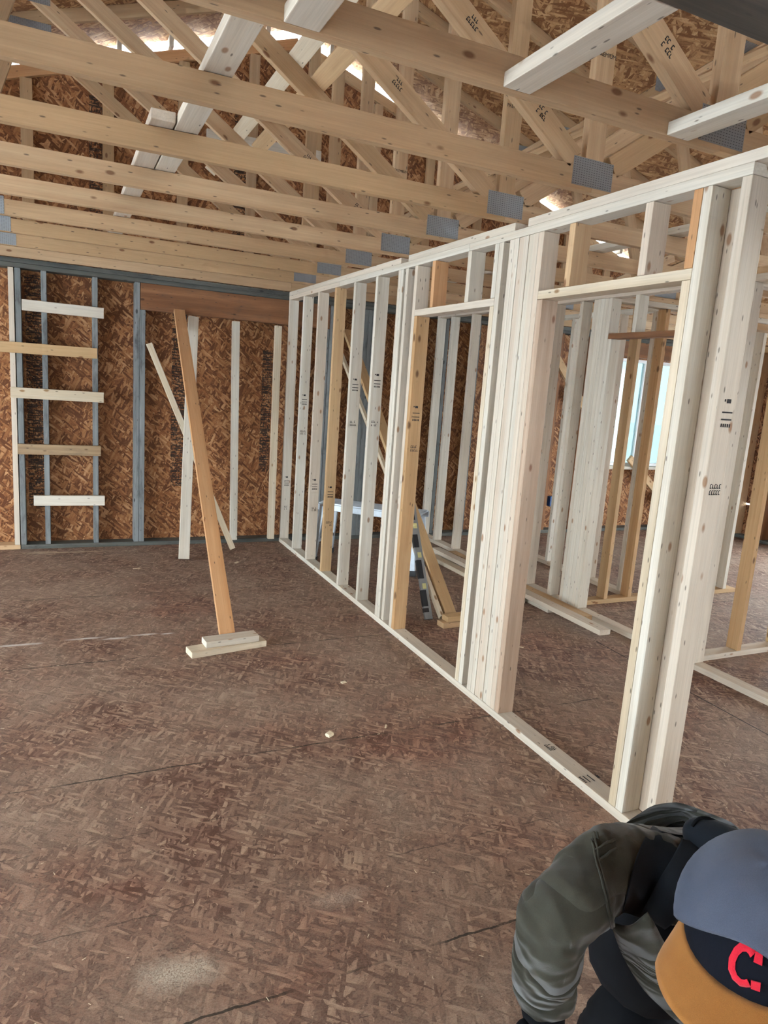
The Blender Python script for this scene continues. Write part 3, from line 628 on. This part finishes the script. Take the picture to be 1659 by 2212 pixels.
for k, p, r_ in (('anR', ftR, .038), ('tR', toR, .03), ('anL', ftL, .038), ('tL', toL, .03)): ix[k] = len(vv); vv.append((p, r_))
# palms and fingers
def hand(vv, ed, w, h, ixw, side):
    dirn = (h-w).normalized(); acr = dirn.cross(V((.3, .9, .2))).normalized()*side; pn = dirn.cross(acr)
    palm = w+dirn*.055; ip = len(vv); vv.append((palm, .022, .016)); ed.append((ixw, ip))
    for i, (o_, l_) in enumerate(((-.030, .068), (-.010, .078), (.010, .074), (.030, .058))):
        b0 = palm+dirn*.028+acr*o_; i0 = len(vv)
        vv.append((b0, .0095)); vv.append((b0+dirn*l_*.5+pn*.012, .0085)); vv.append((b0+dirn*l_*.85+pn*.036, .0075))
        ed += [(ip, i0), (i0, i0+1), (i0+1, i0+2)]
    t0 = palm-dirn*.02-acr*.034; i0 = len(vv); vv.append((t0, .011)); vv.append((t0+dirn*.032-acr*.02+pn*.01, .0095)); vv.append((t0+dirn*.058-acr*.018+pn*.024, .008))
    ed += [(ip, i0), (i0, i0+1), (i0+1, i0+2)]
E_ = [('pel', 'wai'), ('wai', 'bac'), ('bac', 'che'), ('che', 'nek'), ('nek', 'hed'), ('che', 'shR'), ('shR', 'elR'), ('elR', 'wrR'), ('che', 'shL'), ('shL', 'elL'), ('elL', 'wrL'),
      ('pel', 'hpR'), ('hpR', 'knR'), ('knR', 'anR'), ('anR', 'tR'), ('pel', 'hpL'), ('hpL', 'knL'), ('knL', 'anL'), ('anL', 'tL')]
ed = [(ix[a], ix[b]) for a, b in E_]
hand(vv, ed, Jn['wrR'], Jn['haR'], ix['wrR'], 1); hand(vv, ed, Jn['wrL'], Jn['haL'], ix['wrL'], -1)
per = skin_obj('person', vv, ed, 'skin', sub=2)
tag(per, 'person crouching bent over in olive jacket, grey beanie and dark cap at the bottom right', 'person')
# clothing
jk = skin_obj('jacket', [(Jn['wai']+V((.04, .03, -.02)), .155, .15), (Jn['wai'], .15, .15), (Jn['bac'], .152, .15), (Jn['che'], .128, .125), (Jn['nek'], .075), (Jn['shR'], .086), ((Jn['shR']+Jn['elR'])/2+V((-.01,0,.012)), .072), (Jn['elR'], .062), ((Jn['elR']+Jn['wrR'])/2, .054), (Jn['wrR']+(Jn['wrR']-Jn['elR'])*.08, .042), (Jn['shL'], .085), (Jn['elL'], .062), (Jn['wrL'], .045)],
              [(0, 1), (1, 2), (2, 3), (3, 4), (3, 5), (5, 6), (6, 7), (7, 8), (8, 9), (3, 10), (10, 11), (11, 12)], 'jacket', per, sub=4, disp=(.020, .06, .011, .16, 9), root=2)
skin_obj('trousers', [(Jn['pel'], .14), (Jn['hpR'], .10), ((Jn['hpR']+Jn['knR'])/2, .088), (Jn['knR'], .074), (ftR+V((0, 0, .04)), .058), (Jn['hpL'], .10), (Jn['knL'], .074), (ftL+V((0, 0, .04)), .058)],
         [(0, 1), (1, 2), (2, 3), (3, 4), (0, 5), (5, 6), (6, 7)], 'blackc', per, sub=2, disp=(.012, .07))
skin_obj('shirt', [((-0.839, -5.785, 0.453), .135), ((-0.972, -5.831, 0.582), .12), ((-1.016, -5.918, 0.719), .09), ((-1.019, -6.026, 0.843), .06)], [(0, 1), (1, 2), (2, 3)], 'blackc', per, sub=2)
for a, b_ in ((ftR, toR), (ftL, toL)): skin_obj('boot', [(a+V((.03, .04, -.035)), .05, .045), (a, .055), ((a+b_)/2+V((0, 0, -.015)), .048, .04), (b_+V((-.03, -.03, .0)), .042, .035)], [(0, 1), (1, 2), (2, 3)], 'blackpl', per, sub=2)
for w_, h_, sd, sfx in (('wrR', 'haR', 1, ''), ('wrL', 'haL', -1, '')):
    dirn = (Jn[h_]-Jn[w_]).normalized(); gv = [(Jn[w_]-dirn*.005, .036), (Jn[w_]+dirn*.02, .036)]; ge = [(0, 1)]
    hand(gv, ge, Jn[w_], Jn[h_], 1, sd)
    gv = [(p[0], *[r_*1.22+.001 for r_ in p[1:]]) for p in gv]
    skin_obj('glove', gv, ge, 'blackc', per, sub=2)
# patches that lie on the jacket surface: collar, front band, yoke seam, pocket seam
from mathutils.bvhtree import BVHTree
def surf(ob):
    bm = bmesh.new(); bm.from_mesh(ob.data); return BVHTree.FromBMesh(bm), bm
bt, _bm = surf(jk)
def patch(name, rows, mat, off=.006, th=.004, nu=14, nv=14, puff=0.0):
    """rows: list of polylines (same length) in space; smooth grid snapped to the jacket"""
    rows = [[V(p) for p in r_] for r_ in rows]
    def lerp(pl, t):
        t *= len(pl)-1; i = min(int(t), len(pl)-2); return pl[i].lerp(pl[i+1], t-i)
    bm = bmesh.new(); AW = (V((-0.426, -5.445, 0.322))-V((-1.211, -6.064, 0.982))).normalized(); Q = []
    for i in range(nu+1):
        row = []
        for j in range(nv+1):
            p = lerp([lerp(r_, j/nv) for r_ in rows], i/nu)
            q, nn, _, dd = bt.ray_cast(p-AW*.35, AW)
            if q is None or (q-p).length > .12: q, nn, _, _ = bt.find_nearest(p)
            e = math.sin(PI*i/nu)*math.sin(PI*j/nv)
            row.append(q+(nn-AW*.7).normalized()*(off+puff*e))
        Q.append(row)
    for _ in range(3):
        Q = [[(Q[max(i-1, 0)][j]+Q[min(i+1, nu)][j]+Q[i][max(j-1, 0)]+Q[i][min(j+1, nv)]+Q[i][j]*2)/6 for j in range(nv+1)] for i in range(nu+1)]
    g = [[bm.verts.new(p) for p in r_] for r_ in Q]; h = [[bm.verts.new(p+AW*th) for p in r_] for r_ in Q]
    for i in range(nu):
        for j in range(nv):
            bm.faces.new((g[i][j], g[i+1][j], g[i+1][j+1], g[i][j+1])); bm.faces.new((h[i][j], h[i][j+1], h[i+1][j+1], h[i+1][j]))
    bd = [(i, 0) for i in range(nu)]+[(nu, j) for j in range(nv)]+[(i, nv) for i in range(nu, 0, -1)]+[(0, j) for j in range(nv, 0, -1)]
    for k in range(len(bd)):
        a_, b_ = bd[k], bd[(k+1) % len(bd)]; bm.faces.new((g[a_[0]][a_[1]], h[a_[0]][a_[1]], h[b_[0]][b_[1]], g[b_[0]][b_[1]]))
    return bm_obj(name, bm, M[mat], Matrix.Identity(4), per, smooth=True)
patch('shoulder_band', [[(-1.061, -5.901, 0.917), (-1.126, -5.931, 0.897), (-1.158, -5.949, 0.84), (-1.166, -5.955, 0.793)], [(-0.993, -5.933, 0.919), (-1.086, -5.98, 0.913), (-1.12, -5.986, 0.858), (-1.138, -5.988, 0.809)]], 'collar', .004, .006)
patch('collar', [[(-1.064, -5.965, 0.93), (-1.105, -5.976, 0.889), (-1.137, -5.978, 0.857), (-1.157, -5.975, 0.829)], [(-1.011, -6.012, 0.93), (-1.063, -6.036, 0.914), (-1.1, -6.029, 0.861), (-1.118, -6.009, 0.807)]], 'collar', .014, .007, puff=.008)
def ridge(pts, r_=.0022, mat='jacket', name='seam', off=.002):
    bm = bmesh.new(); P_ = []
    pts = [V(p) for p in pts]
    for i in range(len(pts)-1):
        for k in range(10): P_.append(pts[i].lerp(pts[i+1], k/10))
    P_.append(pts[-1]); Q = []
    AW = V((.42, .89, -.18)).normalized()
    for p in P_:
        q, nn, _, _ = bt.ray_cast(p-AW*.35, AW)
        if q is None: q, nn = p, -AW
        Q.append((q+nn*off, nn))
    prev = None
    for i, (q, nn) in enumerate(Q):
        t = (Q[min(i+1, len(Q)-1)][0]-Q[max(i-1, 0)][0]).normalized(); s_ = t.cross(nn).normalized()
        ring = [bm.verts.new(q+(s_*math.cos(a)+nn*math.sin(a))*r_) for a in [k*PI/3 for k in range(6)]]
        if prev:
            for k in range(6): bm.faces.new((prev[k], prev[(k+1) % 6], ring[(k+1) % 6], ring[k]))
        prev = ring
    return bm_obj(name, bm, M[mat], Matrix.Identity(4), per, smooth=True)
ridge([(-1.168, -5.875, 0.908), (-1.198, -5.922, 0.882), (-1.206, -5.948, 0.844), (-1.194, -5.963, 0.801)]); ridge([(-1.163, -5.877, 0.908), (-1.194, -5.924, 0.883), (-1.202, -5.95, 0.844), (-1.19, -5.965, 0.801)])
ridge([(-1.191, -5.912, 0.893), (-1.163, -5.944, 0.91)]); ridge([(-1.191, -5.914, 0.882), (-1.163, -5.946, 0.9)])
# open front panel hanging below the chest
bm = bmesh.new(); g = []
A_ = [V(p) for p in ((-1.165, -5.937, 0.775), (-1.125, -5.941, 0.679), (-1.079, -5.965, 0.615), (-1.024, -5.998, 0.579))]
B_ = [V(p) for p in ((-1.16, -6.004, 0.845), (-1.104, -6.013, 0.763), (-1.069, -6.03, 0.705), (-1.042, -6.053, 0.655))]
def bez(p, t):
    return p[0]*(1-t)**3+p[1]*3*t*(1-t)**2+p[2]*3*t*t*(1-t)+p[3]*t**3
for i in range(17):
    a_ = bez(A_, i/16); b2 = bez(B_, i/16); row = []
    for j in range(9):
        p = a_.lerp(b2, j/8)+V((-.42, -.89, .18))*.018*math.sin(PI*j/8)+V((-.42, -.89, .18))*.004*math.sin(i*.9+j*.7); row.append(bm.verts.new(p))
    g.append(row)
for i in range(16):
    for j in range(8): bm.faces.new((g[i][j], g[i+1][j], g[i+1][j+1], g[i][j+1]))
bmesh.ops.recalc_face_normals(bm, faces=bm.faces[:]); bmesh.ops.solidify(bm, geom=bm.faces[:], thickness=.004)
bm_obj('jacket_front', bm, M['jacket'], Matrix.Identity(4), per, smooth=True)
# cord loop on the far shoulder
def tube(name, pts, r_, mat, parent):
    cu = bpy.data.curves.new('c', 'CURVE'); cu.dimensions = '3D'; cu.bevel_depth = r_; cu.bevel_resolution = 3; sp = cu.splines.new('NURBS'); sp.points.add(len(pts)-1); sp.use_endpoint_u = True; sp.order_u = 4
    for p, q in zip(sp.points, pts): p.co = (*q, 1)
    o = bpy.data.objects.new('c', cu); COL.objects.link(o); dg = bpy.context.evaluated_depsgraph_get(); me = bpy.data.meshes.new_from_object(o.evaluated_get(dg)); bpy.data.objects.remove(o); bpy.data.curves.remove(cu)
    me.name = name; me.materials.clear(); me.materials.append(M[mat]); return link(bpy.data.objects.new(name, me), Matrix.Identity(4), parent)
tube('cord', [(-1.013, -5.944, 0.928), (-1.007, -5.944, 0.94), (-0.995, -5.949, 0.947), (-0.973, -5.961, 0.939), (-0.963, -5.967, 0.932), (-0.964, -5.968, 0.924), (-0.969, -5.967, 0.916)], .0028, 'blackc', per)
skin_obj('hood', [(V((-0.992, -5.916, 0.895)), .03), (V((-0.988, -5.959, 0.914)), .034), (V((-0.986, -6.003, 0.922)), .034), (V((-0.944, -6.025, 0.91)), .03)], [(0, 1), (1, 2), (2, 3)], 'collar', per, sub=2)
# head wear, built in the head's own frame: X right, Y face, Z crown
hx_ = V((-0.42137, 0.90674, -0.01641)); hy_ = V((-0.85715, -0.4041, -0.31937)); hz_ = V((-0.29622, -0.1205, 0.94749))
HM = Matrix((hx_, hy_, hz_)).transposed().to_4x4(); HM.translation = Jn['hed']
def ell(a, b, c, zmin, nu=40, nv=20, fn=None):
    """upper part of an ellipsoid down to height zmin (a function of the angle)"""
    bm = bmesh.new(); g = []
    for i in range(nu):
        th_ = 2*PI*i/nu; z0 = zmin(th_); ph0 = math.asin(max(-.99, min(.99, z0/c))); row = []
        for j in range(nv):
            ph = ph0+(PI/2-ph0)*j/nv; p = V((a*math.cos(ph)*math.cos(th_), b*math.cos(ph)*math.sin(th_), c*math.sin(ph)))
            if fn: p = fn(p, th_, ph)
            row.append(bm.verts.new(p))
        g.append(row)
    tp = bm.verts.new((0, 0, c))
    for i in range(nu):
        for j in range(nv-1): bm.faces.new((g[i][j], g[(i+1) % nu][j], g[(i+1) % nu][j+1], g[i][j+1]))
        bm.faces.new((g[i][nv-1], g[(i+1) % nu][nv-1], tp))
    return bm
# head itself: skull, face, nose, ears in skin
bm = bmesh.new(); bmesh.ops.create_uvsphere(bm, u_segments=32, v_segments=20, radius=1)
for v in bm.verts:
    x, y, z = v.co; y_ = y*(.098 if y > 0 else .10); zz = z*.118; x_ = x*.076*(1-.18*max(0, -z)); 
    if y > .55 and abs(x) < .25 and -.35 < z < .1: y_ += .02*(1-abs(x)/.25)
    v.co = V((x_, y_+(.012 if z < 0 and y > 0 else 0), zz-.03))
for sx in (-1, 1): bmesh.ops.create_uvsphere(bm, u_segments=10, v_segments=8, radius=1, matrix=Matrix.Translation((sx*.078, -.005, -.035)) @ Matrix.Diagonal((.01, .02, .032, 1)))
bm_obj('head', bm, M['skin'], HM, per, smooth=True)
bm = bmesh.new()
for sx in (-1, 1): bmesh.ops.create_uvsphere(bm, u_segments=12, v_segments=8, radius=.011, matrix=Matrix.Translation((sx*.03, .088, -.03)))
bm_obj('eyes', bm, M['white'], HM, per, smooth=True)
bm = bmesh.new(); add_box(bm, (0, .098, -.095), (.045, .01, .008), bev=.002); bm_obj('mouth', bm, M['red'], HM, per)
ca, cb, cc = .098, .112, .107
cp = bm_obj('baseball_cap', ell(ca, cb, cc, lambda t: -.005, 48, 22), M['cap'], HM, per, smooth=True)
# brim
bm = bmesh.new(); g = []
for i in range(33):
    th_ = math.radians(90-82+164*i/32); row = []
    c_, s_ = math.cos(th_), math.sin(th_); ex = .072*max(0, math.cos((th_-PI/2)*1.09))**.6
    for j in range(9):
        t = j/8; x, y = c_*(ca*.99+t*.03*min(1, ex/.04)), s_*(cb*.99)+ex*t
        row.append(bm.verts.new((x, y, .0-.85*x*x*(1+t)*2.2+.006-t*.012)))
    g.append(row)
for i in range(32):
    for j in range(8): bm.faces.new((g[i][j], g[i+1][j], g[i+1][j+1], g[i][j+1]))
bmesh.ops.recalc_face_normals(bm, faces=bm.faces[:]); bmesh.ops.solidify(bm, geom=bm.faces[:], thickness=.0035)
br_ = bm_obj('cap_brim', bm, M['brim'], HM, cp, smooth=True); br_['label'] = 'tan brim'
# red block letter C on the front panel
bm = bmesh.new(); R1, R0 = .0225, .0125; outer = []; inner = []
oct_ = [(50, 1.0), (68, .96), (90, 1.0), (118, .98), (148, .96), (180, .95), (212, .96), (242, .98), (270, 1.0), (292, .96), (310, 1.0)]
for a, s_ in oct_:
    a = math.radians(a); outer.append((R1*.9*s_*math.cos(a)*1.0, R1*1.15*s_*math.sin(a))); inner.append((R0*.8*math.cos(a)*1.0, R0*1.25*math.sin(a)))
def onc(u, v_, o_=.0022):
    th_ = PI/2+u/ca; ph = math.asin((.048+v_)/cc); p = V((ca*math.cos(ph)*math.cos(th_), cb*math.cos(ph)*math.sin(th_), cc*math.sin(ph)))
    n_ = V((p.x/ca**2, p.y/cb**2, p.z/cc**2)).normalized(); return p+n_*o_
rows = []
for (ox, oy), (ix_, iy_) in zip(outer, inner): rows.append([bm.verts.new(onc(ox+(ix_-ox)*k/3, oy+(iy_-oy)*k/3, .0026 if k in (1, 2) else .0012)) for k in range(4)])
for i in range(len(rows)-1):
    for k in range(3): bm.faces.new((rows[i][k], rows[i+1][k], rows[i+1][k+1], rows[i][k+1]))
for sy in (1, -1):   # serifs
    c0 = (R1*.72, sy*R1*.70); q = [bm.verts.new(onc(c0[0]+dx, c0[1]+dy, .0028)) for dx, dy in ((-.005, -sy*.006), (.006, -sy*.007), (.006, sy*.004), (-.004, sy*.004))]; bm.faces.new(q if sy > 0 else q[::-1])
bmesh.ops.recalc_face_normals(bm, faces=bm.faces[:]); bmesh.ops.solidify(bm, geom=bm.faces[:], thickness=.0015)
o = bm_obj('cap_letter', bm, M['red'], HM, cp); o['label'] = 'red letter C'
# beanie pulled over the cap, its hem rising over the front panel
def hem(t):
    return -.036+.118*max(0, math.sin(t))**1.1-.03*max(0, -math.sin(t))
def soft(p, t, ph):
    return p*(1+.012*math.sin(3*t+5*ph)+.01*math.sin(7*ph))
be = ell(.110, .124, .128, hem, 56, 26, soft)
bmesh.ops.solidify(be, geom=be.faces[:], thickness=.004)
bm_obj('beanie', be, M['beanie'], HM, per, smooth=True)


# ------------------------------------------------------------------ light
w = bpy.data.worlds.new('World'); S.world = w; w.use_nodes = True
bg = w.node_tree.nodes['Background']; bg.inputs[0].default_value = (.80, .92, 1.0, 1); bg.inputs[1].default_value = 1.0
def portal(c, sx, sy, rot):
    l = bpy.data.lights.new('portal', 'AREA'); l.shape = 'RECTANGLE'; l.size = sx; l.size_y = sy; l.cycles.is_portal = True
    o = bpy.data.objects.new('daylight_portal', l); COL.objects.link(o); o.location = c; o.rotation_euler = rot
portal((-6.25, -3.55, 1.21), 5.5, 2.42, (PI/2, 0, -PI/2))
portal((-3.0, -11.05, 1.15), 1.6, 2.3, (PI/2, 0, PI))
portal((6.25, -2.87, 1.07), 2.65, 2.15, (PI/2, 0, PI/2))
portal((6.25, -8.25, 1.07), 2.5, 2.15, (PI/2, 0, PI/2))
portal((4.72, .2, 1.5), 1.3, 1.35, (PI/2, 0, PI))

# ------------------------------------------------------------------ camera
cam = bpy.data.cameras.new('camera'); co = bpy.data.objects.new('camera', cam); COL.objects.link(co)
rx, rz_, ry = (math.radians(a) for a in (79.64129128, -25.32473454, 4.06188662))
R = Matrix.Rotation(rz_, 3, 'Z') @ Matrix.Rotation(rx, 3, 'X') @ Matrix.Rotation(ry, 3, 'Z')
m4 = R.to_4x4(); m4.translation = (-1.99603392, -6.68406525, 1.64166686); co.matrix_world = m4
cam.sensor_fit = 'VERTICAL'; cam.sensor_height = 24; cam.lens = 1493.66/2212*24; cam.clip_start = .05; cam.clip_end = 300
S.camera = co
S.view_settings.view_transform = 'Standard'; S.view_settings.look = 'None'; S.view_settings.exposure = 3.98; S.view_settings.gamma = 1
S.view_settings.use_curve_mapping = False
try:
    S.cycles.use_denoising = True; S.cycles.max_bounces = 7; S.cycles.diffuse_bounces = 4; S.cycles.glossy_bounces = 2; S.cycles.sample_clamp_indirect = 12; S.cycles.use_adaptive_sampling = True; S.cycles.adaptive_threshold = .05; S.cycles.adaptive_min_samples = 12
except Exception: pass
